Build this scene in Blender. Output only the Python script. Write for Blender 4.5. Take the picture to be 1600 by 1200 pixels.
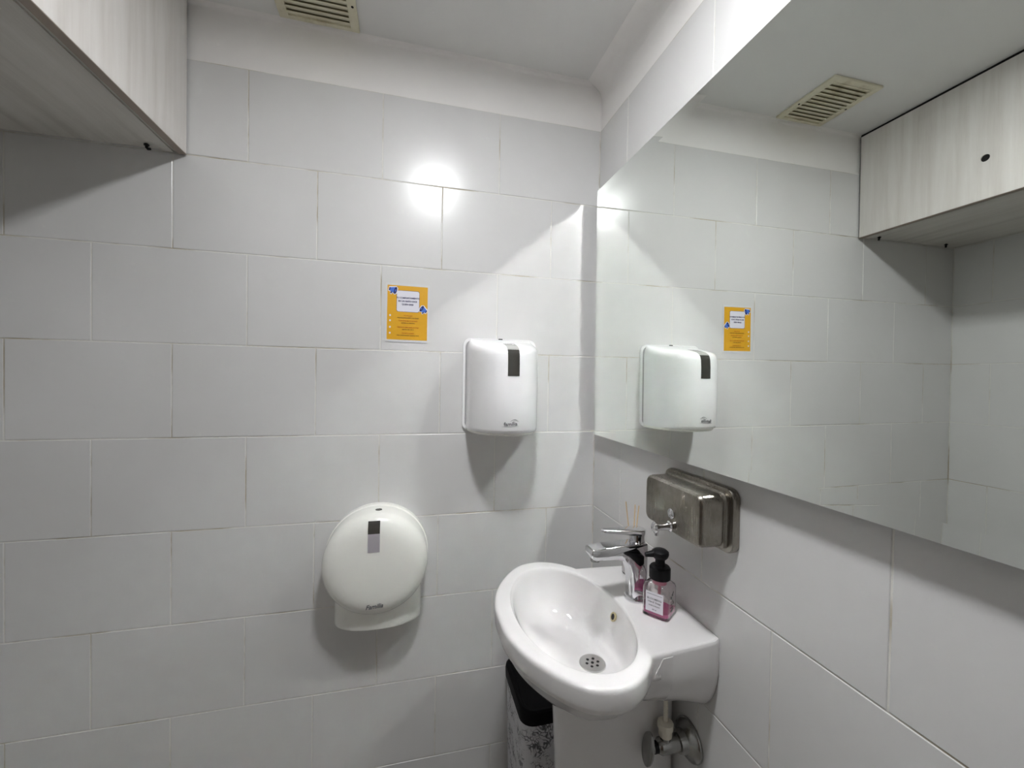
import bpy, bmesh, math, random
from math import sin, cos, pi, radians
from mathutils import Vector, Matrix

for o in list(bpy.data.objects):
    bpy.data.objects.remove(o, do_unlink=True)
C = bpy.context.scene.collection
sc = bpy.context.scene
random.seed(7)

# ---------------------------------------------------------------- camera
YAW, PITCH, ROLL = 0.2447, -0.0150, 0.0171
CAM = Vector((-0.6093, -1.2754, 1.36))
fw = Vector((sin(YAW)*cos(PITCH), cos(YAW)*cos(PITCH), sin(PITCH)))
rt = Vector((cos(YAW), -sin(YAW), 0)); up = rt.cross(fw)
rt2 = cos(ROLL)*rt + sin(ROLL)*up; up2 = -sin(ROLL)*rt + cos(ROLL)*up
cd = bpy.data.cameras.new('camera'); cam = bpy.data.objects.new('camera', cd); C.objects.link(cam)
cd.lens = 14.396; cd.sensor_width = 36; cd.sensor_fit = 'HORIZONTAL'; cd.clip_start = 0.01
cam.matrix_world = Matrix(((rt2.x, up2.x, -fw.x, CAM.x), (rt2.y, up2.y, -fw.y, CAM.y), (rt2.z, up2.z, -fw.z, CAM.z), (0, 0, 0, 1)))
sc.camera = cam

# ---------------------------------------------------------------- world, exposure
w = bpy.data.worlds.new('world'); sc.world = w; w.use_nodes = True
w.node_tree.nodes['Background'].inputs[0].default_value = (0.9, 0.93, 1, 1)
w.node_tree.nodes['Background'].inputs[1].default_value = 0.0
sc.view_settings.view_transform = 'Standard'; sc.view_settings.look = 'None'
sc.view_settings.gamma = 1; sc.view_settings.use_curve_mapping = False
sc.view_settings.exposure = 0.0
LAMP = Vector((-0.50, -0.88, 2.34)); LAMP_R = 0.085; LAMP_W = 245.0
sc.cycles.caustics_reflective = True; sc.cycles.caustics_refractive = True
sc.cycles.blur_glossy = 0.0
sc.cycles.max_bounces = 12; sc.cycles.diffuse_bounces = 6; sc.cycles.glossy_bounces = 6
sc.cycles.sample_clamp_indirect = 0.0
sc.cycles.use_denoising = True

# ---------------------------------------------------------------- node helpers
def mat(name, col=(.8, .8, .8), rough=.5, metal=0., spec=None, trans=0., ior=None, coat=0., emit=None, es=0.):
    m = bpy.data.materials.new(name); m.use_nodes = True
    b = m.node_tree.nodes['Principled BSDF']
    b.inputs['Base Color'].default_value = (*col, 1); b.inputs['Roughness'].default_value = rough
    b.inputs['Metallic'].default_value = metal
    if spec is not None: b.inputs['Specular IOR Level'].default_value = spec
    b.inputs['Transmission Weight'].default_value = trans
    if ior: b.inputs['IOR'].default_value = ior
    b.inputs['Coat Weight'].default_value = coat
    if emit: b.inputs['Emission Color'].default_value = (*emit, 1); b.inputs['Emission Strength'].default_value = es
    return m
def nt(m): return m.node_tree, m.node_tree.nodes['Principled BSDF']
def add(t, kind, **kw):
    n = t.nodes.new(kind)
    for k, v in kw.items(): setattr(n, k, v)
    return n
def coords(t, scale=(1, 1, 1)):
    tc = add(t, 'ShaderNodeTexCoord'); mp = add(t, 'ShaderNodeMapping'); mp.inputs['Scale'].default_value = scale
    t.links.new(tc.outputs['Object'], mp.inputs['Vector']); return mp.outputs['Vector']
def noise(t, vec, scale, detail=4, rough=.55):
    n = add(t, 'ShaderNodeTexNoise'); n.inputs['Scale'].default_value = scale
    n.inputs['Detail'].default_value = detail; n.inputs['Roughness'].default_value = rough
    t.links.new(vec, n.inputs['Vector']); return n.outputs['Fac']
def ramp(t, fac, stops):
    r = add(t, 'ShaderNodeValToRGB'); e = r.color_ramp.elements
    while len(e) < len(stops): e.new(.5)
    for el, (p, c) in zip(e, stops): el.position = p; el.color = (*c, 1)
    t.links.new(fac, r.inputs['Fac']); return r.outputs['Color']
def bump(t, b, fac, strength, dist=.001):
    bn = add(t, 'ShaderNodeBump'); bn.inputs['Strength'].default_value = strength; bn.inputs['Distance'].default_value = dist
    t.links.new(fac, bn.inputs['Height']); t.links.new(bn.outputs['Normal'], b.inputs['Normal'])

M = {}
M['tile'] = m = mat('tile_glaze', (.63, .63, .615), .25, spec=.42); t, b = nt(m)
v = coords(t)
t.links.new(ramp(t, noise(t, v, 3, 3), [(.3, (.618, .616, .607)), (.7, (.647, .645, .640))]), b.inputs['Base Color'])
bump(t, b, noise(t, v, 9, 2), .10, .002)
M['grout'] = m = mat('tile_grout', (.6, .58, .54), .75); t, b = nt(m); v = coords(t)
t.links.new(ramp(t, noise(t, v, 6, 4), [(.36, (.42, .37, .28)), (.50, (.68, .67, .63))]), b.inputs['Base Color'])
M['paint'] = m = mat('white_paint', (.84, .825, .81), .7); t, b = nt(m); v = coords(t)
bump(t, b, noise(t, v, 35, 4), .15, .003)
M['ceiling'] = m = mat('ceiling_paint', (.74, .735, .725), .85); t, b = nt(m); v = coords(t); bump(t, b, noise(t, v, 40, 4), .1, .002)
M['floor'] = m = mat('floor_tile', (.24, .22, .20), .35); t, b = nt(m); v = coords(t)
t.links.new(ramp(t, noise(t, v, 12, 5), [(.3, (.20, .185, .165)), (.7, (.28, .26, .235))]), b.inputs['Base Color'])
M['door'] = mat('added_door_dark', (.09, .05, .03), .4)  # for the added unseen door, kept dark to reduce bounce light
M['mirror'] = mat('mirror_silver', (.87, .90, .865), 0.0, 1.0)
M['mirror_edge'] = mat('mirror_cut_edge', (.30, .36, .33), .25, 0.0)
M['backing'] = mat('mirror_backing', (.16, .14, .13), .8)
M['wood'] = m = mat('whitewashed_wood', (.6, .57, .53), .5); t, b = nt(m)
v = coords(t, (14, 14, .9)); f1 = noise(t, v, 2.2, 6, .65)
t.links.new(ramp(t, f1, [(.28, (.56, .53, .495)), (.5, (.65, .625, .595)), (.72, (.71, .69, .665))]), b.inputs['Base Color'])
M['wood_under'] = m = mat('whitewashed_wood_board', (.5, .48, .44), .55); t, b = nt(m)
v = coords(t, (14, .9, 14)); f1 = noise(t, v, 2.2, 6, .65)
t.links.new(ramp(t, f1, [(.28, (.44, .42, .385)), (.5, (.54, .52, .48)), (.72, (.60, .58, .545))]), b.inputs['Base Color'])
M['edge_band'] = mat('cabinet_edge_band', (.30, .25, .21), .6)
M['black'] = mat('black_plastic', (.006, .006, .007), .5, spec=.2)
M['hole'] = mat('dark_hole', (.004, .003, .003), .9)  # black for vent screws; painted shade in the cabinet's finger hole and gaps
M['white_plastic'] = mat('white_plastic', (.83, .83, .835), .18)
M['cream_plastic'] = mat('offwhite_plastic', (.83, .83, .78), .22)
M['smoke'] = mat('smoked_plastic', (.045, .043, .038), .12)
M['smoke_light'] = mat('translucent_grey_plastic', (.42, .42, .40), .15)
M['grey_print'] = mat('grey_print', (.10, .10, .11), .5)
M['seam'] = mat('seam_grey', (.34, .34, .34), .5)
M['roll'] = mat('paper_roll', (.38, .36, .39), .35)
M['ceramic'] = mat('ceramic', (.70, .69, .685), .06, coat=.2)
M['chrome'] = mat('chrome', (.72, .72, .74), .06, 1.0)
M['valve_metal'] = mat('dull_chrome', (.36, .36, .35), .22, 1.0)
M['steel'] = m = mat('worn_steel', (.45, .43, .38), .32, 1.0); t, b = nt(m)
v = coords(t); f1 = noise(t, v, 11, 5, .6)
t.links.new(ramp(t, f1, [(.3, (.20, .18, .15)), (.7, (.40, .38, .34))]), b.inputs['Base Color'])
t.links.new(ramp(t, noise(t, coords(t, (60, 60, 4)), 6, 3), [(.3, (.24,)*3), (.7, (.40,)*3)]), b.inputs['Roughness'])
M['vent'] = m = mat('yellowed_plastic', (.70, .66, .50), .45); t, b = nt(m); v = coords(t)
t.links.new(ramp(t, noise(t, v, 14, 4), [(.30, (.42, .37, .24)), (.45, (.66, .62, .47)), (.7, (.74, .71, .57))]), b.inputs['Base Color'])
M['vent_dark'] = mat('vent_shaft', (.26, .23, .13), .9)
M['glass'] = mat('clear_glass', (.98, .95, .96), .02, trans=1., ior=1.45)
M['soap'] = mat('pink_soap', (.90, .22, .52), .05, trans=.55, ior=1.36)
M['label'] = mat('label_paper', (.72, .70, .76), .5)
M['reed'] = mat('rattan_reed', (.62, .43, .20), .7)
M['hose'] = mat('cream_hose', (.70, .66, .56), .4)
M['drain_steel'] = mat('drain_steel', (.62, .61, .60), .3, 1.0)
M['lid_black'] = mat('matte_black', (.004, .004, .005), .6, spec=.08)
M['drain_dark'] = mat('drain_hole', (.006, .006, .006), .6)
M['overflow'] = mat('overflow_rust', (.42, .36, .20), .5)
M['yellow'] = m = mat('poster_yellow', (.72, .38, .02), .35)
M['poster_white'] = mat('poster_white', (.74, .73, .80), .35)
M['poster_blue'] = mat('poster_blue', (.06, .17, .62), .35)
M['poster_navy'] = mat('poster_navy', (.02, .015, .09), .35)
M['poster_red'] = mat('poster_red', (.45, .09, .01), .4)
M['poster_brown'] = mat('poster_brown', (.20, .10, .02), .4)
M['laminate'] = mat('laminate', (.66, .66, .66), .10)
M['lamp'] = mat('lamp_diffuser', (.9, .9, .9), .5, emit=(.97, .985, 1.0), es=LAMP_W)
M['bin'] = m = mat('marbled_bin', (.6, .6, .62), .45); t, b = nt(m); v = coords(t)
n1 = add(t, 'ShaderNodeTexNoise'); n1.inputs['Scale'].default_value = 14; t.links.new(v, n1.inputs['Vector'])
mx = add(t, 'ShaderNodeMixRGB'); mx.inputs['Fac'].default_value = .12
t.links.new(v, mx.inputs[1]); t.links.new(n1.outputs['Color'], mx.inputs[2])
vo = add(t, 'ShaderNodeTexVoronoi', feature='DISTANCE_TO_EDGE'); vo.inputs['Scale'].default_value = 85
t.links.new(mx.outputs[0], vo.inputs['Vector'])
ma = add(t, 'ShaderNodeMath', operation='ADD'); t.links.new(vo.outputs['Distance'], ma.inputs[0])
nn = noise(t, v, 26, 3); mm = add(t, 'ShaderNodeMath', operation='MULTIPLY_ADD'); mm.inputs[1].default_value = .9; mm.inputs[2].default_value = -.42
t.links.new(nn, mm.inputs[0]); t.links.new(mm.outputs[0], ma.inputs[1])
t.links.new(ramp(t, ma.outputs[0], [(.0, (.09, .09, .10)), (.04, (.24, .24, .26)), (.12, (.56, .56, .58))]), b.inputs['Base Color'])

# ---------------------------------------------------------------- mesh helpers
def link(name, bm, m, parent=None, smooth=False, sharp=35):
    bmesh.ops.recalc_face_normals(bm, faces=bm.faces[:])
    me = bpy.data.meshes.new(name); bm.to_mesh(me); bm.free()
    for x in (m if isinstance(m, (list, tuple)) else [m]): me.materials.append(x)
    o = bpy.data.objects.new(name, me); C.objects.link(o)
    if smooth:
        for p in me.polygons: p.use_smooth = True
        me.set_sharp_from_angle(angle=radians(sharp))
    if parent:
        o.parent = parent
        pm = Matrix.Identity(4); q = parent
        while q: pm = q.matrix_basis @ pm; q = q.parent
        o.matrix_basis = pm.inverted()
    return o
def thing(name, label, cat, loc, group=None):
    o = bpy.data.objects.new(name, None); C.objects.link(o); o.location = loc
    o.empty_display_size = .05
    o['label'] = label; o['category'] = cat
    if group: o['group'] = group
    return o
def tag(o, label, cat, group=None):
    o['label'] = label; o['category'] = cat
    if group: o['group'] = group
    return o
def struct(o): o['kind'] = 'structure'; return o
def box(bm, x0, x1, y0, y1, z0, z1, bev=0, seg=2, mi=0):
    vs = [bm.verts.new((x, y, z)) for x in (x0, x1) for y in (y0, y1) for z in (z0, z1)]
    F = [(0, 1, 3, 2), (4, 6, 7, 5), (0, 4, 5, 1), (2, 3, 7, 6), (0, 2, 6, 4), (1, 5, 7, 3)]
    fs = [bm.faces.new([vs[i] for i in f]) for f in F]
    for f in fs: f.material_index = mi
    if bev:
        es = list({e for f in fs for e in f.edges})
        bmesh.ops.bevel(bm, geom=es, offset=bev, segments=seg, profile=.5, affect='EDGES')
    return vs
def loft(bm, rings, cap0=True, cap1=True, mi=0):
    R = [[bm.verts.new(p) for p in r] for r in rings]
    n = len(R[0])
    for a, b_ in zip(R, R[1:]):
        for i in range(n):
            f = bm.faces.new((a[i], a[(i+1) % n], b_[(i+1) % n], b_[i])); f.material_index = mi
    if cap0: bm.faces.new(R[0][::-1]).material_index = mi
    if cap1: bm.faces.new(R[-1]).material_index = mi
    return R
def frame(axis):
    a = Vector(axis).normalized(); h = Vector((0, 0, 1)) if abs(a.z) < .9 else Vector((1, 0, 0))
    u = a.cross(h).normalized(); return a, u, a.cross(u)
def lathe(bm, prof, org=(0, 0, 0), axis=(0, 0, 1), n=40, mi=0):
    a, u, w_ = frame(axis); org = Vector(org)
    rings = []
    for r, h in prof:
        rings.append([org + a*h + (u*cos(2*pi*i/n) + w_*sin(2*pi*i/n))*max(r, 1e-5) for i in range(n)])
    return loft(bm, rings, mi=mi)
def cyl(bm, p0, p1, r, n=24, r1=None):
    p0 = Vector(p0); p1 = Vector(p1); L = (p1-p0).length
    return lathe(bm, [(r, 0), (r if r1 is None else r1, L)], p0, p1-p0, n)
def tube(bm, pts, r, n=12):
    pts = [Vector(p) for p in pts]; rings = []
    for i, p in enumerate(pts):
        d = (pts[min(i+1, len(pts)-1)] - pts[max(i-1, 0)]).normalized()
        a, u, w_ = frame(d)
        rings.append([p + (u*cos(2*pi*k/n)+w_*sin(2*pi*k/n))*r for k in range(n)])
    loft(bm, rings)
def rrect(w_, h, r, k=5):
    pts = []
    for cx, cy, a0 in ((w_/2-r, h/2-r, 0), (-w_/2+r, h/2-r, 90), (-w_/2+r, -h/2+r, 180), (w_/2-r, -h/2+r, 270)):
        for i in range(k+1):
            a = radians(a0+90*i/k); pts.append((cx+r*cos(a), cy+r*sin(a)))
    return pts
def slab(bm, pts, f, h0, h1):
    """closed outline pts (2D) extruded between f(u,v,h0) and f(u,v,h1)"""
    return loft(bm, [[f(a, c, h0) for a, c in pts], [f(a, c, h1) for a, c in pts]])
def text_bm(txt, size, f, spacing=1.0, bold=0.0, depth=None, shear=0.0, align='CENTER'):
    cu = bpy.data.curves.new('t', 'FONT'); cu.body = txt; cu.size = size; cu.align_x = align; cu.align_y = 'CENTER'
    cu.space_character = spacing; cu.offset = bold; cu.shear = shear; cu.resolution_u = 2
    o = bpy.data.objects.new('t', cu); C.objects.link(o)
    dg = bpy.context.evaluated_depsgraph_get(); me = bpy.data.meshes.new_from_object(o.evaluated_get(dg))
    bm = bmesh.new(); bm.from_mesh(me)
    bpy.data.objects.remove(o); bpy.data.curves.remove(cu); bpy.data.meshes.remove(me)
    for v_ in bm.verts: v_.co = f(v_.co.x, v_.co.y)
    return bm

# ---------------------------------------------------------------- room shell
TW, TH = .352, .25156
ROW4 = 1.1843                      # height of the joint under the towel dispenser
TOP = ROW4 + 4*TH                  # top of the tiling
XL, YF, ZC = -1.74, -2.15, 2.345
G, BEV = .0012, .0010
def tiled(name, a0, a1, f, phaseA, phaseB, thick=.008):
    """f(a,h,d): a along wall, h height, d out of the wall (0 = tile face, negative = into the wall)"""
    bm = bmesh.new()
    def q(p, mi):
        fc = bm.faces.new([bm.verts.new(f(*x)) for x in p]); fc.material_index = mi
    b0, b1 = a0-.0035, a1+.0035
    q([(b0, 0, -.0012), (b1, 0, -.0012), (b1, TOP, -.0012), (b0, TOP, -.0012)], 1)
    b0, b1 = a0-.006, a1+.006
    q([(b0, TOP-.001, -.004), (b1, TOP-.001, -.004), (b1, ZC+.03, -.004), (b0, ZC+.03, -.004)], 2)
    q([(a0, TOP, -.0012), (a1, TOP, -.0012), (a1, TOP, -.004), (a0, TOP, -.004)], 1)
    for k in range(-6, 6):             # k rows down from ROW4 if negative
        z0, z1 = ROW4 + k*TH, ROW4 + (k+1)*TH     # k = 3 is the top row
        if z1 > TOP+.01 or z1 < 0.02: continue
        z0 = max(z0, 0)
        ph = phaseA if k % 2 else phaseB
        n0 = math.floor((a0-ph)/TW)-1
        for n in range(n0, n0+16):
            s0, s1 = ph+n*TW, ph+(n+1)*TW
            s0, s1 = max(s0, a0), min(s1, a1)
            if s1-s0 < .006: continue
            e = [random.uniform(-.00022, .00022) for _ in range(3)]
            def dd(a, h): return e[0] + e[1]*2*((a-s0)/TW-.5) + e[2]*2*((h-z0)/TH-.5) - .0003
            def ring(o_, d):
                pts = [(s0+o_, z0+o_), (s1-o_, z0+o_), (s1-o_, z1-o_), (s0+o_, z1-o_)]
                return [bm.verts.new(f(a, h, (dd(a, h)+d) if d > -.001 else -.0013)) for a, h in pts]
            r0, r1, r2 = ring(G, -.01), ring(G+BEV*.4, -.0005), ring(G+BEV*1.2, 0)
            for A, B in ((r0, r1), (r1, r2)):
                for i in range(4): bm.faces.new((A[i], A[(i+1) % 4], B[(i+1) % 4], B[i]))
            bm.faces.new(r2)
    # solid backing of the wall
    pts = [(a0, -.02), (a1, -.02), (a1, ZC+.05), (a0, ZC+.05)]
    R = loft(bm, [[f(a, h, -.02) for a, h in pts], [f(a, h, -.1) for a, h in pts]], mi=2)
    me = bpy.data.meshes.new(name)
    bm.normal_update()
    o = None
    bm.to_mesh(me); bm.free()
    for x in (M['tile'], M['grout'], M['paint']): me.materials.append(x)
    o = bpy.data.objects.new(name, me); C.objects.link(o); return struct(o)
XC = -4.4756*TW                    # u = 0 of the back wall counted from the right corner
tiled('wall_back', XL, 0, lambda a, h, d: (a, -d, h), XC+.5*TW, XC)
tiled('wall_right', YF, 0, lambda a, h, d: (-d, a, h), -.180, -.356)
tiled('wall_left', YF, 0, lambda a, h, d: (XL+d, a, h), -.30, -.125)
tiled('wall_front', XL, 0, lambda a, h, d: (a, YF+d, h), -.25, -.08)
bm = bmesh.new(); box(bm, XL-.1, .1, YF-.1, .1, -.06, 0); struct(link('floor', bm, M['floor']))
bm = bmesh.new(); box(bm, XL-.1, .1, YF-.1, .1, ZC, ZC+.05); struct(link('ceiling', bm, M['ceiling']))
# dark door added out of view behind the viewer to soak up bounce light
bm = bmesh.new(); box(bm, -1.35, -.45, YF+.001, YF+.045, .005, 2.10, .003)
dr1 = struct(link('added_dark_door', bm, M['door']))
bm = bmesh.new()
for a0_, a1_, b0_, b1_ in ((-1.42, -1.352, 0, 2.17), (-.448, -.38, 0, 2.17), (-1.351, -.449, 2.102, 2.17)): box(bm, a0_, a1_, YF+.001, YF+.055, b0_, b1_, .002)
struct(link('trim_3', bm, M['door']))  # frame of the added, unseen door
bm = bmesh.new(); lathe(bm, [(.024, 0), (.024, .006), (.010, .009), (.010, .035), (.026, .045), (.030, .058), (.022, .070), (.001, .072)], (-.52, YF+.045, 1.0), (0, 1, 0), 28)
link('added_door_handle', bm, M['steel'], dr1, True)
# soft plaster fillet where ceiling meets the right and back walls
def fillet(name, p0, p1, nx, r, k=8):
    """p0,p1 corner line ends; nx horizontal unit vector into the room"""
    bm = bmesh.new(); nx = Vector(nx); dn = Vector((0, 0, -1)); rings = []
    for p in (p0, p1):
        p = Vector(p); cpt = p + nx*r + dn*r; ring = [p - nx*.003 + Vector((0, 0, .003))]
        for i in range(k+1):
            a = radians(90*i/k); ring.append(cpt - nx*r*cos(a) - dn*r*sin(a))
        rings.append(ring)
    loft(bm, rings); return struct(link(name, bm, M['paint'], smooth=True, sharp=40))
fillet('trim_1', (.004, .003, ZC), (.004, YF, ZC), (-1, 0, 0), .055)
fillet('trim_2', (0, .004, ZC), (XL, .004, ZC), (0, -1, 0), .012)

# ---------------------------------------------------------------- ceiling lamp
lt = thing('ceiling_light', 'round flush white ceiling downlight above the middle of the room', 'ceiling light', LAMP)
bm = bmesh.new(); lathe(bm, [(LAMP_R+.014, 0.004), (LAMP_R+.014, -.006), (LAMP_R+.008, -.010), (LAMP_R, -.010), (LAMP_R, 0.004)], LAMP, (0, 0, 1), 48)
link('trim_ring', bm, M['white_plastic'], lt, True)
bm = bmesh.new(); lathe(bm, [(LAMP_R-.0005, -.0075), (LAMP_R-.0005, .003)], LAMP, (0, 0, 1), 48); link('diffuser', bm, M['lamp'], lt)

# ---------------------------------------------------------------- wall mirror
# leans forward by a little over half a degree at the top
ZB, ZT, Y0, Y1, BV = 1.181, 1.968, -.046, -1.42, .024
def mx_(z): return -.0245 - (z-ZB)/(ZT-ZB)*.0035
mr = thing('wall_mirror', 'large wall mirror with a slanted rim above the steel soap dispenser and the basin', 'mirror', (-.01, (Y0+Y1)/2, ZB))
bm = bmesh.new()
def mring(o_, dx): return [(mx_(z)+dx, y, z) for y, z in ((Y0-o_, ZB+o_), (Y1+o_, ZB+o_), (Y1+o_, ZT-o_), (Y0-o_, ZT-o_))]
R = loft(bm, [mring(0, .0035), mring(0, -.0008), mring(BV, 0)])
for f_ in bm.faces:
    f_.material_index = 0
for i in range(4):
    for f_ in R[0][i].link_faces:
        f_.material_index = 1
glass = link('mirror_glass', bm, [M['mirror'], M['mirror_edge']], mr)
bm = bmesh.new(); q = .012
loft(bm, [[(-.0006, y, z) for y, z in ((Y0-q, ZB+q), (Y1+q, ZB+q), (Y1+q, ZT-q), (Y0-q, ZT-q))],
          [(mx_(z)+.004, y, z) for y, z in ((Y0-q, ZB+q), (Y1+q, ZB+q), (Y1+q, ZT-q), (Y0-q, ZT-q))]])
link('backing_board', bm, M['backing'], mr)

# ---------------------------------------------------------------- wall cabinet
CX, CZ, CYN = -1.19, 1.937, -1.75
cb = thing('wall_cabinet', 'whitewashed wood overhead cabinet on the left wall under the ceiling', 'cabinet', (XL+.2, -.9, CZ))
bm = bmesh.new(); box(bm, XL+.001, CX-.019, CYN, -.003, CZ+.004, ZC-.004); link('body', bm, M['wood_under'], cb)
bm = bmesh.new()
# front panel with a round finger hole
hy, hz, hr = -.375, 2.065, .011
n = 32
def fring(x, k):
    out = []
    y0_, y1_, z0_, z1_ = -.006, CYN, CZ, ZC-.010
    for i in range(n):
        a = 2*pi*i/n; dy, dz = cos(a), sin(a)
        if k: out.append((x, hy+hr*dy, hz+hr*dz)); continue
        tt = []
        if dy > 1e-6: tt.append((y0_-hy)/dy)
        if dy < -1e-6: tt.append((y1_-hy)/dy)
        if dz > 1e-6: tt.append((z1_-hz)/dz)
        if dz < -1e-6: tt.append((z0_-hz)/dz)
        s = min(tt); out.append([x, hy+s*dy, hz+s*dz])
    if not k:
        for cy, cz in ((y0_, z0_), (y0_, z1_), (y1_, z0_), (y1_, z1_)):
            j = min(range(n), key=lambda i: abs(math.atan2(sin(2*pi*i/n-math.atan2(cz-hz, cy-hy)), cos(2*pi*i/n-math.atan2(cz-hz, cy-hy)))))
            out[j] = (x, cy, cz)
    return out
A = fring(CX, 1); B_ = fring(CX, 0); D_ = fring(CX-.018, 0); E_ = fring(CX-.018, 1)
R = loft(bm, [A, B_, D_, E_], False, False)
for i in range(n): bm.faces.new((R[3][i], R[3][(i+1) % n], R[0][(i+1) % n], R[0][i]))
fp = link('front_panel', bm, M['wood'], cb)
bm = bmesh.new(); cyl(bm, (CX-.003, hy, hz), (CX-.0175, hy, hz), hr*.985); link('finger_hole_shade', bm, M['hole'], cb)  # black plug just inside the hole, painting its inner shade
bm = bmesh.new(); box(bm, CX-.0195, CX-.0005, CYN, -.003, CZ-.0015, CZ+.0002); link('edge_band', bm, M['edge_band'], cb)
bm = bmesh.new(); box(bm, CX-.016, CX-.004, CYN, -.003, ZC-.010, ZC-.0005); box(bm, CX-.016, CX-.004, -.006, -.0015, CZ, ZC-.005); link('shadow_gap_strip', bm, M['hole'], cb)  # black filler strips, their colour stands for the shade in the gaps
bm = bmesh.new()
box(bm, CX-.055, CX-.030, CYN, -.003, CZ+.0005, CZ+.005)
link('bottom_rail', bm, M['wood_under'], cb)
for hx, hy_ in ((-1.268, -.026), (-1.63, -.034)):
    bm = bmesh.new(); tube(bm, [(hx, hy_, CZ+.006), (hx, hy_, CZ-.006), (hx+.004, hy_-.002, CZ-.010), (hx+.010, hy_-.004, CZ-.010)], .0032, 10)
    lathe(bm, [(.006, 0), (.006, .003)], (hx, hy_, CZ-.001), (0, 0, 1), 14)
    link('hook', bm, M['black'], cb, True)

# ---------------------------------------------------------------- ceiling vent
VX0, VX1, VY0, VY1 = -.967, -.760, -.015, -.235
vt = thing('ceiling_vent', 'yellowed plastic slatted ventilation grille in the ceiling beside the back wall', 'vent', ((VX0+VX1)/2, (VY0+VY1)/2, ZC-.004))
bm = bmesh.new(); zz = ZC-.0085
fw_ = .024
box(bm, VX0, VX0+fw_, VY1, VY0, zz, ZC-.0003, .002); box(bm, VX1-fw_, VX1, VY1, VY0, zz, ZC-.0003, .002)
box(bm, VX0+fw_-.001, VX1-fw_+.001, VY1, VY1+.020, zz, ZC-.0003, .002); box(bm, VX0+fw_-.001, VX1-fw_+.001, VY0-.012, VY0, zz, ZC-.0003, .002)
link('vent_frame', bm, M['vent'], vt, True)
bm = bmesh.new(); box(bm, VX0+.012, VX1-.012, VY1+.010, VY0-.006, ZC-.0012, ZC-.0002); link('vent_duct', bm, M['vent_dark'], vt)
ns = 11; ya, yb = VY1+.020, VY0-.012
for i in range(ns):
    yc = ya+(i+.5)*(yb-ya)/ns
    bm = bmesh.new(); hw = (yb-ya)/ns*.525
    sec = [(-hw, -.0092), (-hw*.7, -.0096), (hw, -.0030), (hw, -.0016), (hw*.7, -.0014), (-hw, -.0078)]
    loft(bm, [[(x, yc+a, ZC+b_) for a, b_ in sec] for x in (VX0+fw_-.001, VX1-fw_+.001)])
    link('slat', bm, M['vent'], vt)
for sx_, sy_ in ((VX0+.010, -.12), (VX1-.010, -.10)):
    bm = bmesh.new(); lathe(bm, [(.0034, 0), (.0034, .002)], (sx_, sy_, zz-.0008), (0, 0, 1), 12); link('screw', bm, M['hole'], vt)

# ---------------------------------------------------------------- poster
PX0, PX1, PZ0, PZ1 = -.6775, -.5600, 1.4685, 1.6300
ps = thing('paper_notice', 'yellow printed notice with blue megaphones taped on the tiles above the towel dispenser', 'notice', ((PX0+PX1)/2, 0, PZ0))
pw, ph_ = PX1-PX0, PZ1-PZ0; pcx, pcz = (PX0+PX1)/2, (PZ0+PZ1)/2
TILT = -.006
def P(u, v_, d):       # u right, v up from the sheet's centre, in metres
    return (pcx+u*cos(TILT)-v_*sin(TILT), -.0006-d, pcz+u*sin(TILT)+v_*cos(TILT))
def Pn(a, c): return ((a-.5)*pw, (.5-c)*ph_)      # fraction from top left
bm = bmesh.new(); slab(bm, rrect(pw+.011, ph_+.014, .003), P, 0, .0004); link('laminate_sheet', bm, M['laminate'], ps)
bm = bmesh.new(); slab(bm, rrect(pw, ph_, .0008), P, .0004, .0006); link('printed_sheet', bm, M['yellow'], ps)
def prt(name, pts, m_, d0, d1): bm = bmesh.new(); slab(bm, pts, P, d0, d1); return link(name, bm, M[m_], ps)
bw, bh = .555*pw, .385*ph_; ox_, oy_ = Pn(.51, .285)
prt('box_outline', [(a+ox_, c+oy_) for a, c in rrect(bw+.0018, bh+.0018, .006)], 'poster_navy', .0006, .0007)
prt('text_box', [(a+ox_, c+oy_) for a, c in rrect(bw, bh, .0055)], 'poster_white', .0007, .0008)
def megaphone(cx, cy, s, ang, fl):
    def T(pts): return [(cx+s*(fl*a*cos(ang)-c*sin(ang)), cy+s*(fl*a*sin(ang)+c*cos(ang))) for a, c in pts]
    ell = lambda x, rx, ry: [(x+rx*cos(2*pi*i/20), ry*sin(2*pi*i/20)) for i in range(20)]
    prt('megaphone_outline', T([(-1.25, -.62), (-.6, -.75), (-.5, -1.35), (-.05, -1.35), (.1, -.85), (.7, -1.25), (1.25, -.8), (1.35, 0), (1.25, .8), (.7, 1.25), (-1.25, .62)]), 'poster_white', .0008, .0009)
    prt('megaphone_handle', T([(-.55, -.4), (-.45, -1.15), (-.15, -1.15), (-.05, -.5)]), 'poster_navy', .0009, .00095)
    prt('megaphone_horn', T([(-.9, -.42), (.7, -1.0), (.7, 1.0), (-.9, .42)]), 'poster_blue', .00095, .0010)
    prt('megaphone_back', T([(-1.1, -.42), (-.8, -.46), (-.8, .46), (-1.1, .42)]), 'poster_navy', .0010, .00105)
    prt('megaphone_mouth', T(ell(.7, .4, 1.02)), 'poster_navy', .0010, .00105)
    prt('megaphone_core', T(ell(.72, .16, .36)), 'poster_blue', .00105, .0011)
a_, c_ = Pn(.135, .085); megaphone(a_, c_, .0105, radians(-14), 1)
a_, c_ = Pn(.90, .425); megaphone(a_, c_, .0098, radians(-32), -1)
def ptext(txt, size, fx, fy, m_, name, sp=1.0, bold=0.):
    a0_, c0_ = Pn(fx, fy)
    bm = text_bm(txt, size, lambda x, y: Vector(P(x+a0_, y+c0_, .00112)), sp, bold); return link(name, bm, M[m_], ps)
ptext('TU COMPORTAMIENTO', .0064, .51, .225, 'poster_navy', 'heading', .98, .00022)
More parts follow.
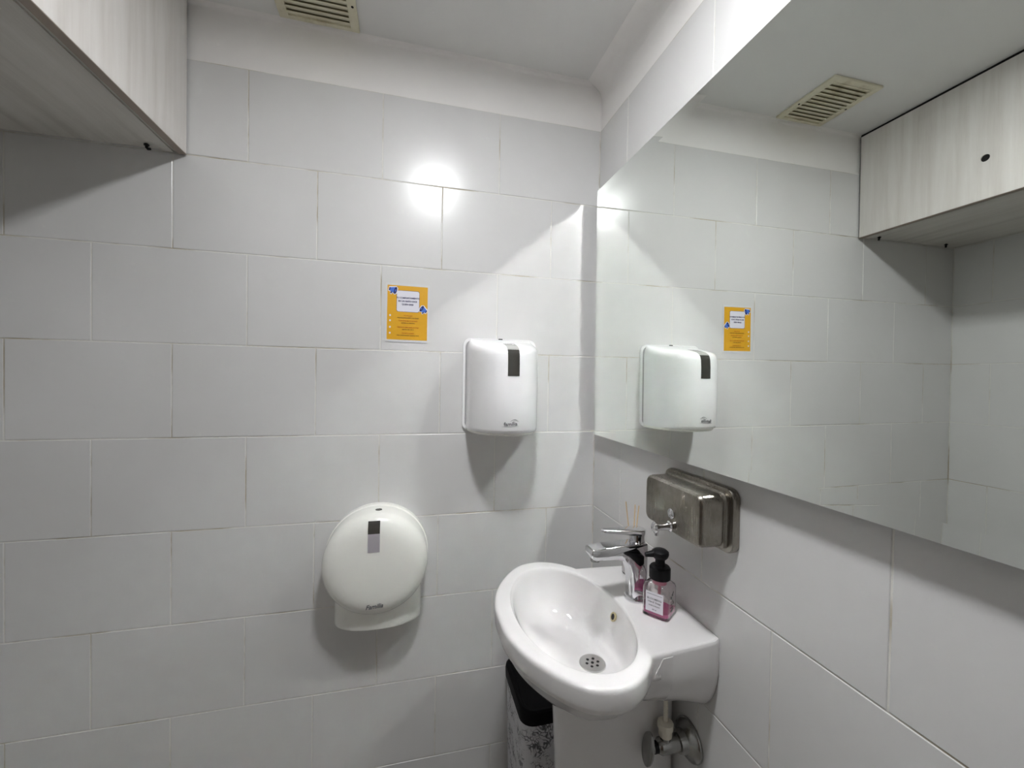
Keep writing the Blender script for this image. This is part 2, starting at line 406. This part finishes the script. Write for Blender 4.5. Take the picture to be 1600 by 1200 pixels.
ptext('EN UN BAÑO DICE', .0064, .50, .285, 'poster_navy', 'heading', .98, .00022)
ptext('QUIEN ERES', .0064, .50, .345, 'poster_navy', 'heading', .98, .00022)
for i, (f0, a1_, b1_) in enumerate(((.55, 'No tires papel', 'MANTENGAMOS LIMPIO Y EN ORDEN'),
                                    (.645, 'Si encuentras algo en mal estado', 'INFORMA AL PERSONAL'),
                                    (.765, 'Deposita las toallas usadas en su lugar', 'DENTRO DEL CESTO'),
                                    (.875, 'Usa solo lo necesario', 'PARA CUIDAR ENTRE TODOS EL AGUA'))):
    ptext(a1_, .0044, .52, f0, 'poster_red', 'rule_line', .95, .0001)
    ptext(b1_, .0040, .52, f0+.043, 'poster_brown', 'rule_line', .9, .0001)
    u_, v_ = Pn(.075, f0+.005)
    prt('bullet', [(u_+.0026*cos(2*pi*k/16), v_+.0030*sin(2*pi*k/16)) for k in range(16)], 'poster_white', .0006, .0008)

# ---------------------------------------------------------------- paper towel dispenser
TX, TA, TB, TN = -.333, .106, .178, 2.35
TZ0, TZ1 = 1.204, 1.478
tb_prof = [(TZ0, .90), (TZ0+.004, .965), (TZ0+.012, .985), (1.30, 1.0), (1.40, .995), (1.424, .985), (1.434, .965), (1.4415, .93), (1.4475, .87), (1.454, .74), (1.465, .42), (1.4735, .18), (TZ1, .07)]
def tscale(z):
    for (z0, s0), (z1, s1) in zip(tb_prof, tb_prof[1:]):
        if z <= z1: return s0+(s1-s0)*max(0, (z-z0)/(z1-z0))
    return tb_prof[-1][1]
def tysurf(u, z, off=0):
    s = tscale(z); return -(.010 + TB*s*(max(0, 1-abs(u/TA)**TN))**(1/TN)) - off
td = thing('paper_towel_dispenser', 'white wall-mounted paper towel dispenser with a dark smoked window', 'dispenser', (TX, 0, TZ0))
bm = bmesh.new(); rings = []
NB = 40
for z, s in tb_prof:
    ring = []; sw = 1 if z < 1.44 else 1-((z-1.44)/.038)**2*.10
    for i in range(NB+1):
        a = pi*i/NB; u = -TA*math.copysign(abs(cos(a))**(2/TN), cos(a))*sw
        yv = -(.010 + TB*s*abs(sin(a))**(2/TN)); ring.append((TX+u, yv, z))
    rings.append(ring)
loft(bm, rings); link('cover', bm, M['white_plastic'], td, True, 50)
bm = bmesh.new(); slab(bm, rrect(.234, .286, .022, 8), lambda a, c, d: (TX+a, -d, 1.338+c), .001, .0085); link('back_plate', bm, M['white_plastic'], td, True)
bm = bmesh.new(); slab(bm, rrect(.220, .272, .020, 8), lambda a, c, d: (TX+a, -d, 1.338+c), .0085, .0105); link('seam_gasket', bm, M['seam'], td)
# bottom lip, a little narrower than the cover
bm = bmesh.new(); rings = []
for z, s in ((1.1965, .90), (1.2005, .95), (1.2075, .955)):
    rings.append([(TX-TA*.97*math.copysign(abs(cos(pi*i/NB))**(2/TN), cos(pi*i/NB)), -(.004+TB*s*abs(sin(pi*i/NB))**(2/TN)), z) for i in range(NB+1)])
loft(bm, rings); link('bottom_lip', bm, M['cream_plastic'], td, True, 50)
def patch(zs, hw, off, m_, name, thick=.0015):
    bm = bmesh.new(); us = [-hw, -hw*.9, -hw*.45, 0, hw*.45, hw*.9, hw]
    G_ = [[bm.verts.new((TX+u, tysurf(u, z, off), z)) for u in us] for z in zs]
    H_ = [[bm.verts.new((TX+u, tysurf(u, z, off-thick*2), z-(.002 if z > 1.45 else 0))) for u in us] for z in zs]
    for i in range(len(zs)-1):
        for j in range(len(us)-1):
            bm.faces.new((G_[i][j], G_[i][j+1], G_[i+1][j+1], G_[i+1][j])); bm.faces.new((H_[i][j], H_[i+1][j], H_[i+1][j+1], H_[i][j+1]))
    for i in range(len(zs)-1):
        bm.faces.new((G_[i][0], G_[i+1][0], H_[i+1][0], H_[i][0])); bm.faces.new((G_[i][-1], H_[i][-1], H_[i+1][-1], G_[i+1][-1]))
    for j in range(len(us)-1):
        bm.faces.new((G_[0][j], H_[0][j], H_[0][j+1], G_[0][j+1])); bm.faces.new((G_[-1][j], G_[-1][j+1], H_[-1][j+1], H_[-1][j]))
    return link(name, bm, M[m_], td, True, 50)
wz = [1.365, 1.367, 1.38, 1.40, 1.42, 1.428, 1.434, 1.438]
patch(wz, .0165, .0012, 'smoke', 'level_window')['label'] = 'dark smoked level window'
patch([1.4382, 1.4415, 1.4475, 1.4505, 1.454, 1.459], .0165, .0014, 'smoke_light', 'window_top')
bm = bmesh.new(); box(bm, TX-.007, TX+.007, -.012, -.006, 1.4775, 1.4825, .002); link('lock_slot', bm, M['smoke'], td)
LX, LZ = TX-.006, 1.2325
bm = text_bm('familia', .0150, lambda x, y: Vector((LX+x, tysurf(LX+x-TX, LZ+y, .0006), LZ+y+x*.05)), 1.0, .00035)
lg = link('logo', bm, M['grey_print'], td)
bm = bmesh.new()
def strip(bm, pts, wd, f):
    up_, dn_ = [], []
    for i, (a, c) in enumerate(pts):
        tt = i/(len(pts)-1); wv = wd*(.25+.75*sin(pi*tt)); up_.append(bm.verts.new(f(a, c+wv/2))); dn_.append(bm.verts.new(f(a, c-wv/2)))
    for i in range(len(pts)-1): bm.faces.new((dn_[i], dn_[i+1], up_[i+1], up_[i]))
fL = lambda a, c: Vector((LX+a, tysurf(LX+a-TX, LZ+c, .0006), LZ+c))
strip(bm, [(-.002+.026*i/16, .0062+.0065*sin(pi*i/16)) for i in range(17)], .0014, fL)
strip(bm, [(.004+.017*i/16, .0055+.0045*sin(pi*i/16)) for i in range(17)], .0009, fL)
strip(bm, [(-.024+.048*i/16, -.0070+.0016*i/16-.0010*sin(pi*i/16)) for i in range(17)], .0012, fL)
link('logo_swoosh', bm, M['grey_print'], td)

# ---------------------------------------------------------------- jumbo toilet paper dispenser
JX, JZ, JR = -.694, .838, .1415
jd = thing('toilet_paper_dispenser', 'round white jumbo toilet paper dispenser low on the tiled wall', 'dispenser', (JX, 0, JZ-JR))
bm = bmesh.new(); lathe(bm, [(JR+.003, .0005), (JR+.003, .020), (JR-.001, .024), (JR-.001, .03)], (JX, 0, JZ), (0, -1, 0), 96); link('back_plate', bm, M['cream_plastic'], jd, True, 30)
bm = bmesh.new(); lathe(bm, [(JR-.004, .025), (JR, .0256), (JR, .032), (JR, .080), (JR-.003, .096), (JR-.010, .1065), (JR-.021, .1135), (JR-.035, .1185), (JR-.055, .1205), (.006, .1205)], (JX, 0, JZ), (0, -1, 0), 96)
link('cover', bm, M['cream_plastic'], jd, True, 40)
bm = bmesh.new(); rings = []
for z, s in ((.648, .93), (.651, .985), (.656, 1.0), (.80, .97)):
    rings.append([(JX+.004-.1225*math.copysign(abs(cos(pi*i/32))**.8, cos(pi*i/32)), -(.001+.088*s*abs(sin(pi*i/32))**.8), z) for i in range(33)])
loft(bm, rings); link('bottom_skirt', bm, M['cream_plastic'], jd, True, 40)
bm = bmesh.new(); lathe(bm, [(.0092, -.003), (.0092, .0010), (.0080, .0014)], (JX+.004, -.062, JZ+JR-.0004), (0, 0, 1), 24); link('keyhole', bm, M['smoke'], jd)
# window strip curved over the upper rim
prof = [(JR, .080), (JR-.003, .096), (JR-.010, .1065), (JR-.021, .1135), (JR-.035, .1185), (JR-.055, .1205), (.030, .1205)]
def jy(r):
    if r >= prof[0][0]: return prof[0][1]
    for (r0, y0), (r1, y1) in zip(prof, prof[1:]):
        if r >= r1: return y0+(y1-y0)*(r0-r)/(r0-r1)
    return .1205
def jpatch(r0, r1, name, m_, k=14, off=.001):
    bm = bmesh.new(); A_ = []; wd = .0155
    for i in range(k+1):
        r_ = r0+(r1-r0)*i/k; row = []
        for u in (-wd, -wd*.5, 0, wd*.5, wd):
            row.append(bm.verts.new((JX-.004+u, -(jy(math.hypot(r_, u))+off), JZ+r_)))
        A_.append(row)
    for i in range(k):
        for j in range(4): bm.faces.new((A_[i][j], A_[i][j+1], A_[i+1][j+1], A_[i+1][j]))
    ex = bmesh.ops.extrude_face_region(bm, geom=bm.faces[:]); bmesh.ops.translate(bm, vec=(0, .0025, 0), verts=[g_ for g_ in ex['geom'] if isinstance(g_, bmesh.types.BMVert)])
    return link(name, bm, M[m_], jd, True, 40)
jpatch(.126, .094, 'level_window', 'smoke')['label'] = 'dark smoked level window'
jpatch(.094, .044, 'window_bottom', 'roll')
bm = text_bm('Familia', .0165, lambda x, y: Vector((JX-.001+x, -.1210, .7340+y+x*.06)), 1.0, .0004, shear=.3); link('logo', bm, M['grey_print'], jd)

# ---------------------------------------------------------------- wash basin
RZ = .846; SY = -.427
half = [(.0, -.4185), (.05, -.4165), (.105, -.403), (.155, -.379), (.205, -.342), (.232, -.309), (.2405, -.280), (.2415, -.255), (.234, -.226), (.220, -.201), (.204, -.183), (.191, -.1705), (.1815, -.1655), (.1798, -.150), (.1785, -.125), (.1735, -.06), (.1685, -.014), (.162, -.0015), (.10, -.0012), (.0, -.0012)]
def cr(p0, p1, p2, p3, t_):
    return .5*((2*p1)+(-p0+p2)*t_+(2*p0-5*p1+4*p2-p3)*t_*t_+(-p0+3*p1-3*p2+p3)*t_**3)
full = [(x, SY-d) for d, x in half] + [(x, SY+d) for d, x in half[-2:0:-1]]
dense = []
nf = len(full)
for i in range(nf):
    p = [full[(i+k-1) % nf] for k in range(4)]
    strt = (p[1][0] > -.02 or p[2][0] > -.02)
    for s in range(8):
        t_ = s/8
        if strt: dense.append(tuple(p[1][j]+(p[2][j]-p[1][j])*t_ for j in (0, 1)))
        else: dense.append(tuple(cr(*(q_[j] for q_ in p), t_) for j in (0, 1)))
BCX = -.2585; IA, IB = .1215, .199        # inner bowl centre and half axes
def inner(th): 
    c_, s_ = cos(th), sin(th); nn_ = 2.05
    r_ = (abs(c_/IA)**nn_+abs(s_/IB)**nn_)**(-1/nn_); return r_*c_, r_*s_
NR = 144
def outer(th):
    d = Vector((cos(th), sin(th))); best = 0; o_ = Vector((BCX, SY))
    for i in range(len(dense)):
        a = Vector(dense[i])-o_; b_ = Vector(dense[(i+1) % len(dense)])-o_; e = b_-a
        den = d.x*e.y-d.y*e.x
        if abs(den) < 1e-12: continue
        t_ = (a.x*e.y-a.y*e.x)/den; s = (a.x*d.y-a.y*d.x)/den
        if t_ > 0 and -1e-6 <= s <= 1+1e-6: best = max(best, t_)
    return best*d.x, best*d.y
TH_ = [2*pi*i/NR for i in range(NR)]
corner = [math.atan2(s*.162, -BCX-.004) % (2*pi) for s in (1, -1)]
for c_ in corner:
    j = min(range(NR), key=lambda i: abs(TH_[i]-c_)); TH_[j] = c_
OUT = [outer(t_) for t_ in TH_]; INN = [inner(t_) for t_ in TH_]
def oring(off, z, dz=None):
    r_ = []
    for (x, y) in OUT:
        if z < .81 and BCX+x > -.168: off_ = 0
        else: off_ = off
        L = math.hypot(x, y); k = (L-off_)/L; r_.append((min(BCX+x*k, -.0012), SY+y*k, z))
    return r_
def iring(s, z, sh): return [(BCX+x*s+sh, SY+y*s, z) for x, y in INN]
bs = thing('wash_basin', 'white ceramic wall-hung wash basin with oval bowl on a pedestal in the corner', 'sink', (-.1, SY, 0))
bm = bmesh.new()
bowlp = [(.10, .7115, .062), (.16, .712, .062), (.28, .7135, .060), (.42, .718, .055), (.56, .727, .047), (.70, .742, .036), (.80, .758, .027), (.88, .778, .018), (.935, .800, .011), (.968, .820, .006), (.99, .835, .0025), (1.005, .8415, 0), (1.022, .845, 0), (1.045, .846, 0)]
bowlq = []
for i in range(len(bowlp)-1):
    pq = [bowlp[max(0, min(len(bowlp)-1, i+k))] for k in (-1, 0, 1, 2)]
    for t_ in (0, .33, .67): bowlq.append(tuple(cr(pq[0][j], pq[1][j], pq[2][j], pq[3][j], t_) for j in (0, 1, 2)))
bowlq.append(bowlp[-1])
rings = [iring(*p) for p in bowlq]
mids = []
for k in (.35, .7):
    mids.append([(BCX+(a[0]*1.045*(1-k)+b_[0]*k*.985), SY+(a[1]*1.045*(1-k)+b_[1]*k*.985), RZ) for a, b_ in zip(INN, OUT)])
rings += mids
for off, z in ((.0085, .846), (.0050, .8455), (.0022, .8438), (.0006, .8410), (0, .837), (.0003, .812), (.002, .803), (.008, .797)): rings.append(oring(off, z))
# underside: converge to the bowl's belly
for k, z in ((.88, .772), (.74, .742), (.58, .716), (.42, .700), (.25, .694)):
    rings.append([(BCX+.01*(1-k)+max(min(x, .19), -.19)*k, SY+y*k, z) for x, y in OUT])
loft(bm, rings); bowl = link('bowl', bm, M['ceramic'], bs, True, 60)
bm = bmesh.new()
# box behind the bowl carrying the tap deck: bottom rises away from the wall
secs = []
for x, zb, hy2 in ((-.0012, .688, .118), (-.0012, .700, .143), ):
    pass
def hwid(x): return .162 if x > -.003 else (.1685+(-.014-x)/.046*.005 if x > -.06 else .1735+(-.06-x)/.075*.0055) if x < -.014 else .162+(-.0015-x)/.0125*.0065
def boxsec(x, zb):
    hw = min(hwid(x), .1792)+.0009; ry, rz = .058, min(.115, .80-zb)
    lo = [(-hw+ry*(1-cos(radians(q_))), zb+rz*(1-sin(radians(q_)))) for q_ in (0, 10, 20, 32, 44, 56, 68, 79, 90)]
    return [(x, SY+y, z) for y, z in [(-hw+.0022, .8440), (-hw+.0006, .8410), (-hw, .837)] + lo + [(-y, z) for y, z in lo[::-1]] + [(hw, .837), (hw-.0006, .8410), (hw-.0022, .8440)]]
loft(bm, [boxsec(x, zb) for x, zb in ((-.0012, .676), (-.007, .679), (-.014, .682), (-.035, .692), (-.06, .702), (-.09, .711), (-.118, .718))])
for sg in (1, -1):
    # thin cheeks that run on beside the bowl
    rr_ = []
    for x, zb, zt in ((-.117, .718, .836), (-.14, .723, .836), (-.16, .728, .80), (-.182, .733, .770)):
        sec = boxsec(x, zb)[3:12]; ou = [(x, SY+sg*(SY-p[1])*1.0, p[2]) for p in sec if p[2] <= zt]
        k_ = 6
        # resample
        yo = [(zt+(zb-zt)*i/k_) for i in range(k_+1)]
        def yat(z):
            pr = boxsec(x, zb)[2:12]
            for p0_, p1_ in zip(pr, pr[1:]):
                if p1_[2] <= z <= p0_[2]:
                    t_ = (p0_[2]-z)/max(1e-9, p0_[2]-p1_[2]); return p0_[1]+(p1_[1]-p0_[1])*t_
            return pr[-1][1]
        A_ = [(x, SY+sg*(SY-yat(z)), z) for z in yo]; B2 = [(x, SY+sg*(SY-yat(z)-.0045), z+.002) for z in yo[::-1]]
        rr_.append(A_+B2)
    loft(bm, rr_)
link('tap_deck_box', bm, M['ceramic'], bs, True, 40)
bm = bmesh.new(); rings = []
for z, f_, hw in ((0, -.262, .074), (.02, -.260, .072), (.3, -.270, .064), (.5, -.281, .060), (.62, -.288, .060), (.680, -.291, .062), (.703, -.293, .063)):
    ring = []; cx_ = (-.006+f_)/2; hx_ = abs(f_+.006)/2
    for i in range(48):
        a = 2*pi*i/48; e = 2/3.6 if cos(a) > 0 else 2/2.7
        ring.append((cx_+hx_*math.copysign(abs(cos(a))**e, cos(a)), SY+hw*math.copysign(abs(sin(a))**e, sin(a)), z))
    rings.append(ring)
loft(bm, rings); link('pedestal', bm, M['ceramic'], bs, True, 50)
DX = BCX+.061; DZ = .7122
bm = bmesh.new(); lathe(bm, [(.0, 0), (.0285, 0), (.0300, .0008), (.0295, .0028), (.026, .0034), (.001, .0024)], (DX, SY, DZ), (0, 0, 1), 48)
dr = link('drain', bm, M['drain_steel'], bs, True, 40)
for i in range(7):
    a = 2*pi*i/6; r_ = .0135 if i < 6 else 0
    bm = bmesh.new(); lathe(bm, [(.0033, 0), (.0033, .0012)], (DX+r_*cos(a), SY+r_*sin(a), DZ+.0022), (0, 0, 1), 16); link('drain_hole', bm, M['drain_dark'], dr)
bm = bmesh.new(); nrm = Vector((-.93, 0, .36)).normalized()
lathe(bm, [(.0095, -.003), (.0105, .0006), (.0095, .0016), (.0068, .0014), (.0068, -.003)], (-.1415, SY+.012, .806), nrm, 28); ov = link('overflow_ring', bm, M['overflow'], bs, True)
bm = bmesh.new(); lathe(bm, [(.0066, 0), (.0066, .001)], (-.1415, SY+.012, .806), nrm, 20); link('overflow_hole', bm, M['drain_dark'], ov)

# ---------------------------------------------------------------- mixer tap
FX, FY = -.086, -.418
fa = thing('mixer_tap', 'chrome single-lever mixer tap standing on the basin deck', 'tap', (FX, FY, RZ))
bm = bmesh.new(); lathe(bm, [(.0265, 0), (.0268, .003), (.0255, .0075), (.0215, .009)], (FX, FY, RZ), (0, 0, 1), 40); link('base_ring', bm, M['chrome'], fa, True)
bm = bmesh.new()
prof2 = [(-.103, .852), (-.1035, .885), (-.1065, .912), (-.114, .932), (-.127, .944), (-.145, .949), (-.175, .9505), (-.196, .950), (-.206, .9555), (-.2095, .964), (-.209, .972), (-.204, .9765), (-.17, .9785), (-.12, .980), (-.085, .9805), (-.070, .9805), (-.0675, .9785), (-.0675, .852)]
def prf(off, y):
    cx_ = sum(p[0] for p in prof2)/len(prof2); out = []
    n_ = len(prof2)
    for i, p in enumerate(prof2):
        a = Vector(prof2[i-1]); b_ = Vector(prof2[(i+1) % n_]); tn = (b_-a).normalized(); nm = Vector((tn.y, -tn.x))
        out.append((p[0]-nm.x*off*-1, y, p[1]-nm.y*off*-1))
    return out
def prof_off(off, y):
    n_ = len(prof2); area = sum(prof2[i][0]*prof2[(i+1) % n_][1]-prof2[(i+1) % n_][0]*prof2[i][1] for i in range(n_)); sg = 1 if area > 0 else -1
    out = []
    for i, p in enumerate(prof2):
        a = Vector(prof2[i-1]); b_ = Vector(prof2[(i+1) % n_]); tn = (b_-a).normalized(); nm = Vector((-tn.y, tn.x))*sg
        wdt = 1.0
        out.append((p[0]+nm.x*off, y, p[1]+nm.y*off))
    return out
hw = .0195
loft(bm, [prof_off(.0032, FY-hw), prof_off(.0010, FY-hw+.0008), prof_off(.0002, FY-hw+.0022), prof_off(0, FY-hw+.0045), prof_off(0, FY+hw-.0045), prof_off(.0002, FY+hw-.0022), prof_off(.0010, FY+hw-.0008), prof_off(.0032, FY+hw)])
link('spout', bm, M['chrome'], fa, True, 50)
bm = bmesh.new(); lathe(bm, [(.0190, .004), (.0190, .135), (.0175, .1365)], (FX, FY, RZ), (0, 0, 1), 40); link('column', bm, M['chrome'], fa, True)
bm = bmesh.new(); lathe(bm, [(.0095, 0), (.0105, -.001), (.0105, -.007), (.009, -.008)], (-.192, FY, .951), (0, 0, 1), 24); link('aerator', bm, M['valve_metal'], fa, True)
bm = bmesh.new(); lathe(bm, [(.0170, .1345), (.0170, .158)], (FX, FY, RZ), (0, 0, 1), 36); link('cartridge_neck', bm, M['chrome'], fa, True)
bm = bmesh.new(); rings = []
pl = []
for i in range(33):
    a = -pi/2+pi*i/32; pl.append((.0195*cos(a), .0195*sin(a)))
tipx = -.083
for i in range(17):
    a = pi/2+pi*i/16; pl.append((tipx+.009*cos(a), .009*sin(a)))
def lev(z_top, inset, under):
    out = []
    for x, y in pl:
        k = 1-inset/.0195*.9; t_ = max(0, min(1, -x/.1))
        xx = (x if x > 0 else x)*(k if x > 0 else 1-inset/.1); yy = y*k
        thick = .0125*(1-t_)+.0045*t_; zt = RZ+.1655+.004*t_+z_top
        out.append((FX+xx, FY+yy, (zt-thick) if under else zt))
    return out
loft(bm, [lev(0, .004, True), lev(0, .0006, True), lev(-.0025, 0, False), lev(-.0008, .0010, False), lev(0, .0035, False)])
link('lever', bm, M['chrome'], fa, True, 50)

# ---------------------------------------------------------------- soap bottle
BX_, BY_ = -.0675, -.484; BA = radians(-54); BS = .058
sb = thing('soap_bottle', 'square clear bottle of pink hand soap with black foaming pump on the basin deck', 'bottle', (BX_, BY_, RZ))
def Bp(a, c, z): return (BX_+a*cos(BA)-c*sin(BA), BY_+a*sin(BA)+c*cos(BA), RZ+z)
def sq(s, r_, z): return [Bp(a, c, z) for a, c in rrect(s, s, r_, 5)]
bm = bmesh.new()
loft(bm, [sq(BS-.004, .006, .0006), sq(BS-.001, .0085, .0015), sq(BS, .010, .004), sq(BS, .010, .060), sq(BS-.003, .011, .066), sq(BS-.012, .013, .0705), sq(.038, .016, .073), sq(.034, .0165, .077),
          sq(.030, .0145, .077), sq(.034, .014, .0718), sq(BS-.015, .012, .0690), sq(BS-.007, .009, .0645), sq(BS-.004, .008, .060), sq(BS-.004, .008, .0065), sq(BS-.008, .006, .0045)])
link('glass_body', bm, M['glass'], sb, True, 40)
bm = bmesh.new(); loft(bm, [sq(BS-.009, .006, .0048), sq(BS-.0046, .0076, .0068), sq(BS-.0046, .0076, .0145), ]); link('liquid_soap', bm, M['soap'], sb, True, 40)
bm = bmesh.new(); lathe(bm, [(.0150, .0765), (.0150, .066), (.0035, .065), (.003, .008)], (BX_, BY_, RZ), (0, 0, 1), 24); link('pump_tube', bm, mat('pink_tube', (.62, .25, .33), .3), sb, True)
bm = bmesh.new(); lathe(bm, [(.0212, .0775), (.0225, .079), (.0225, .101), (.0200, .1045), (.010, .1055)], (BX_, BY_, RZ), (0, 0, 1), 36); link('cap', bm, M['black'], sb, True)
bm = bmesh.new(); lathe(bm, [(.0105, .1045), (.0100, .120), (.0135, .1215), (.0160, .1245), (.0185, .131), (.0180, .1365), (.013, .1405), (.001, .142)], (BX_, BY_, RZ), (0, 0, 1), 32)
nd = Vector((-.94, .20, -.12)).normalized(); p0 = Vector((BX_, BY_, RZ+.1335))
lathe(bm, [(.0085, .004), (.0076, .016), (.0056, .028), (.0044, .034)], p0, nd, 20)
link('pump_head', bm, M['black'], sb, True)
# label on the face turned to the room
def Bl(a, c, d):      # a along the face, c height, d outwards
    return Bp(a, -(BS/2+.0002)-d, c)
bm = bmesh.new(); slab(bm, [(-.0190, .013), (.0190, .013), (.0190, .056), (-.0190, .056)], Bl, 0, .0003); lb = link('label_sticker', bm, M['label'], sb)
for txt, s, z in (('BLOOMING', .0060, .041), ('Hand Soap', .0064, .0345), ('ROSE & PEONY', .0036, .0265), ('250 ml', .0034, .0185)):
    bm = text_bm(txt, s, lambda x, y: Vector(Bl(x, z+y, .0005)), 1.0, .0001); link('label_text', bm, M['grey_print'], lb)
bm = bmesh.new(); slab(bm, [(-.0165, .0505), (.0165, .0505), (.0165, .0513), (-.0165, .0513)], Bl, .0003, .0004); link('label_rule', bm, M['grey_print'], lb)
# printed sprig on the neighbouring face
bm = bmesh.new(); rr = random.Random(3)
for i in range(26):
    a = rr.uniform(-.014, .004); c_ = rr.uniform(.016, .055); s = rr.uniform(.0018, .0042); an = rr.uniform(0, 6.3)
    pts = [(a+s*cos(q_)*cos(an)-s*.5*sin(q_)*sin(an), c_+s*cos(q_)*sin(an)+s*.5*sin(q_)*cos(an)) for q_ in [2*pi*k/8 for k in range(8)]]
    bm.faces.new([bm.verts.new(Bp(BS/2+.0003+i*.00001, u_, z_)) for u_, z_ in pts])
link('printed_sprig', bm, mat('sprig_print', (.05, .06, .05), .5), sb)

# ---------------------------------------------------------------- reed diffuser
RX, RY = -.033, -.312
rd = thing('reed_diffuser', 'small clear glass reed diffuser with thin rattan sticks behind the tap', 'diffuser', (RX, RY, RZ))
def rq(s, r_, z): return [(RX+a, RY+c, RZ+z) for a, c in rrect(s, s, r_, 4)]
bm = bmesh.new()
loft(bm, [rq(.040, .007, .0006), rq(.043, .008, .003), rq(.043, .008, .046), rq(.034, .01, .053), rq(.019, .009, .056), rq(.019, .009, .066), rq(.015, .007, .066), rq(.015, .007, .055), rq(.031, .008, .051), rq(.039, .006, .045), rq(.039, .006, .005)])
link('glass_jar', bm, M['glass'], rd, True, 40)
for i, (tx, ty, tz) in enumerate(((-.0545, -.31, 1.040), (-.0265, -.309, 1.030), (-.0165, -.311, 1.0275))):
    b0 = Vector((RX+(-.012, .008, -.004)[i], RY+(.006, -.008, .01)[i], RZ+.0066)); nk = Vector((RX+(-.004, .001, .004)[i], RY, RZ+.066)); tp = Vector((tx, ty, tz))
    bm = bmesh.new(); tube(bm, [b0, nk, tp], .0012, 8); link('reed', bm, M['reed'], rd, True)

# ---------------------------------------------------------------- steel soap dispenser
DYc, DZc = -.5265, 1.0925
sd = thing('steel_soap_dispenser', 'worn stainless steel soap dispenser mounted on the right wall below the mirror', 'dispenser', (0, DYc, DZc-.06))
def D(a, c, d): return (-d, DYc+a, DZc+c)
def drr(w_, h, r_, d, dc=0, n_=6): return [D(a, c+dc, d) for a, c in rrect(w_, h, r_, n_)]
bm = bmesh.new(); loft(bm, [drr(.214, .124, .020, .0006), drr(.216, .126, .021, .003), drr(.216, .126, .021, .012), drr(.213, .123, .020, .0155), drr(.20, .112, .016, .0160)]); link('back_plate', bm, M['steel'], sd, True, 40)
bm = bmesh.new(); loft(bm, [drr(.198, .110, .016, .0155), drr(.198, .110, .016, .024), drr(.192, .106, .015, .027), drr(.188, .103, .014, .0275), drr(.187, .1025, .014, .066), drr(.184, .0995, .014, .072), drr(.178, .094, .013, .0755), drr(.168, .086, .010, .0765)])
link('tank', bm, M['steel'], sd, True, 30)
bm = bmesh.new(); lathe(bm, [(.0105, -.001), (.0105, .002), (.0085, .0035), (.001, .0045)], D(-.006, -.010, .0765), (-1, 0, 0), 28); link('sight_glass', bm, M['chrome'], sd, True)
bm = bmesh.new(); lathe(bm, [(.0105, -.001), (.0110, .005), (.0085, .0075), (.0072, .020), (.0068, .030), (.0080, .033), (.0110, .0345), (.0115, .039), (.0085, .042), (.001, .0425)], D(-.006, -.036, .0765), (-1, 0, 0), 30)
lathe(bm, [(.0042, 0), (.0036, .010)], D(-.006, -.043, .0765+.034), (0, 0, -1), 14)
link('push_valve', bm, M['chrome'], sd, True)

# ---------------------------------------------------------------- bin
bn = thing('waste_bin', 'marbled grey waste bin with black lid behind the basin pedestal', 'bin', (-.19, -.13, 0))
BCx, BCy = -.185, -.128
bm = bmesh.new(); rings = []
for z, w_, h in ((0.0005, .210, .200), (.005, .216, .206), (.43, .236, .226)):
    rings.append([(BCx+a, BCy+c, z) for a, c in rrect(w_, h, .035, 6)])
loft(bm, rings); link('body', bm, M['bin'], bn, True, 40)
bm = bmesh.new(); rings = []
for z, w_, h, r_ in ((.428, .243, .233, .036), (.452, .245, .235, .037), (.462, .242, .232, .037), (.466, .232, .222, .034), (.4645, .216, .206, .03), (.459, .208, .198, .028), (.4585, .19, .18, .02)):
    rings.append([(BCx+a, BCy+c, z) for a, c in rrect(w_, h, r_, 6)])
loft(bm, rings); link('lid', bm, M['lid_black'], bn, True, 40)

# ---------------------------------------------------------------- angle stop valve
VY, VZ = -.510, .571
av = thing('angle_valve', 'chrome angle stop valve on the right wall under the basin', 'valve', (0, VY, VZ))
bm = bmesh.new(); lathe(bm, [(.0425, .0006), (.043, .003), (.041, .008), (.032, .015), (.024, .019), (.0215, .030), (.0205, .033)], (0, VY, VZ), (-1, 0, 0), 40); link('wall_flange', bm, M['valve_metal'], av, True)
bm = bmesh.new(); lathe(bm, [(.0165, .030), (.0165, .075), (.0125, .082), (.0105, .084), (.0105, .094)], (0, VY, VZ), (-1, 0, 0), 28)
lathe(bm, [(.011, 0), (.011, .020)], (-.063, VY, VZ+.008), (0, 0, 1), 24); link('valve_body', bm, M['valve_metal'], av, True)
bm = bmesh.new(); lathe(bm, [(.0115, .082), (.0115, .092), (.007, .094), (.006, .106)], (0, VY, VZ), (-1, 0, 0), 20); link('stem', bm, M['black'], av, True)
bm = bmesh.new()
loft(bm, [[(-.101-d+c*.16, VY+a, VZ+c) for a, c in [(.020*cos(2*pi*i/36)*(k), .034*sin(2*pi*i/36)*k) for i in range(36)]] for d, k in ((0, .9), (.0015, 1), (.005, 1), (.0065, .9))])
link('handle', bm, M['valve_metal'], av, True, 50)
bm = bmesh.new(); lathe(bm, [(.0125, .020), (.0140, .022), (.0140, .036), (.0165, .038), (.0165, .050), (.012, .053), (.006, .054)], (-.063, VY, VZ), (0, 0, 1), 12); link('hose_nut', bm, M['hose'], av, True, 30)
bm = bmesh.new(); tube(bm, [(-.063, VY, VZ+.05), (-.063, VY, VZ+.09), (-.064, VY+.006, VZ+.1285)], .0048, 14); link('supply_hose', bm, M['hose'], av, True)
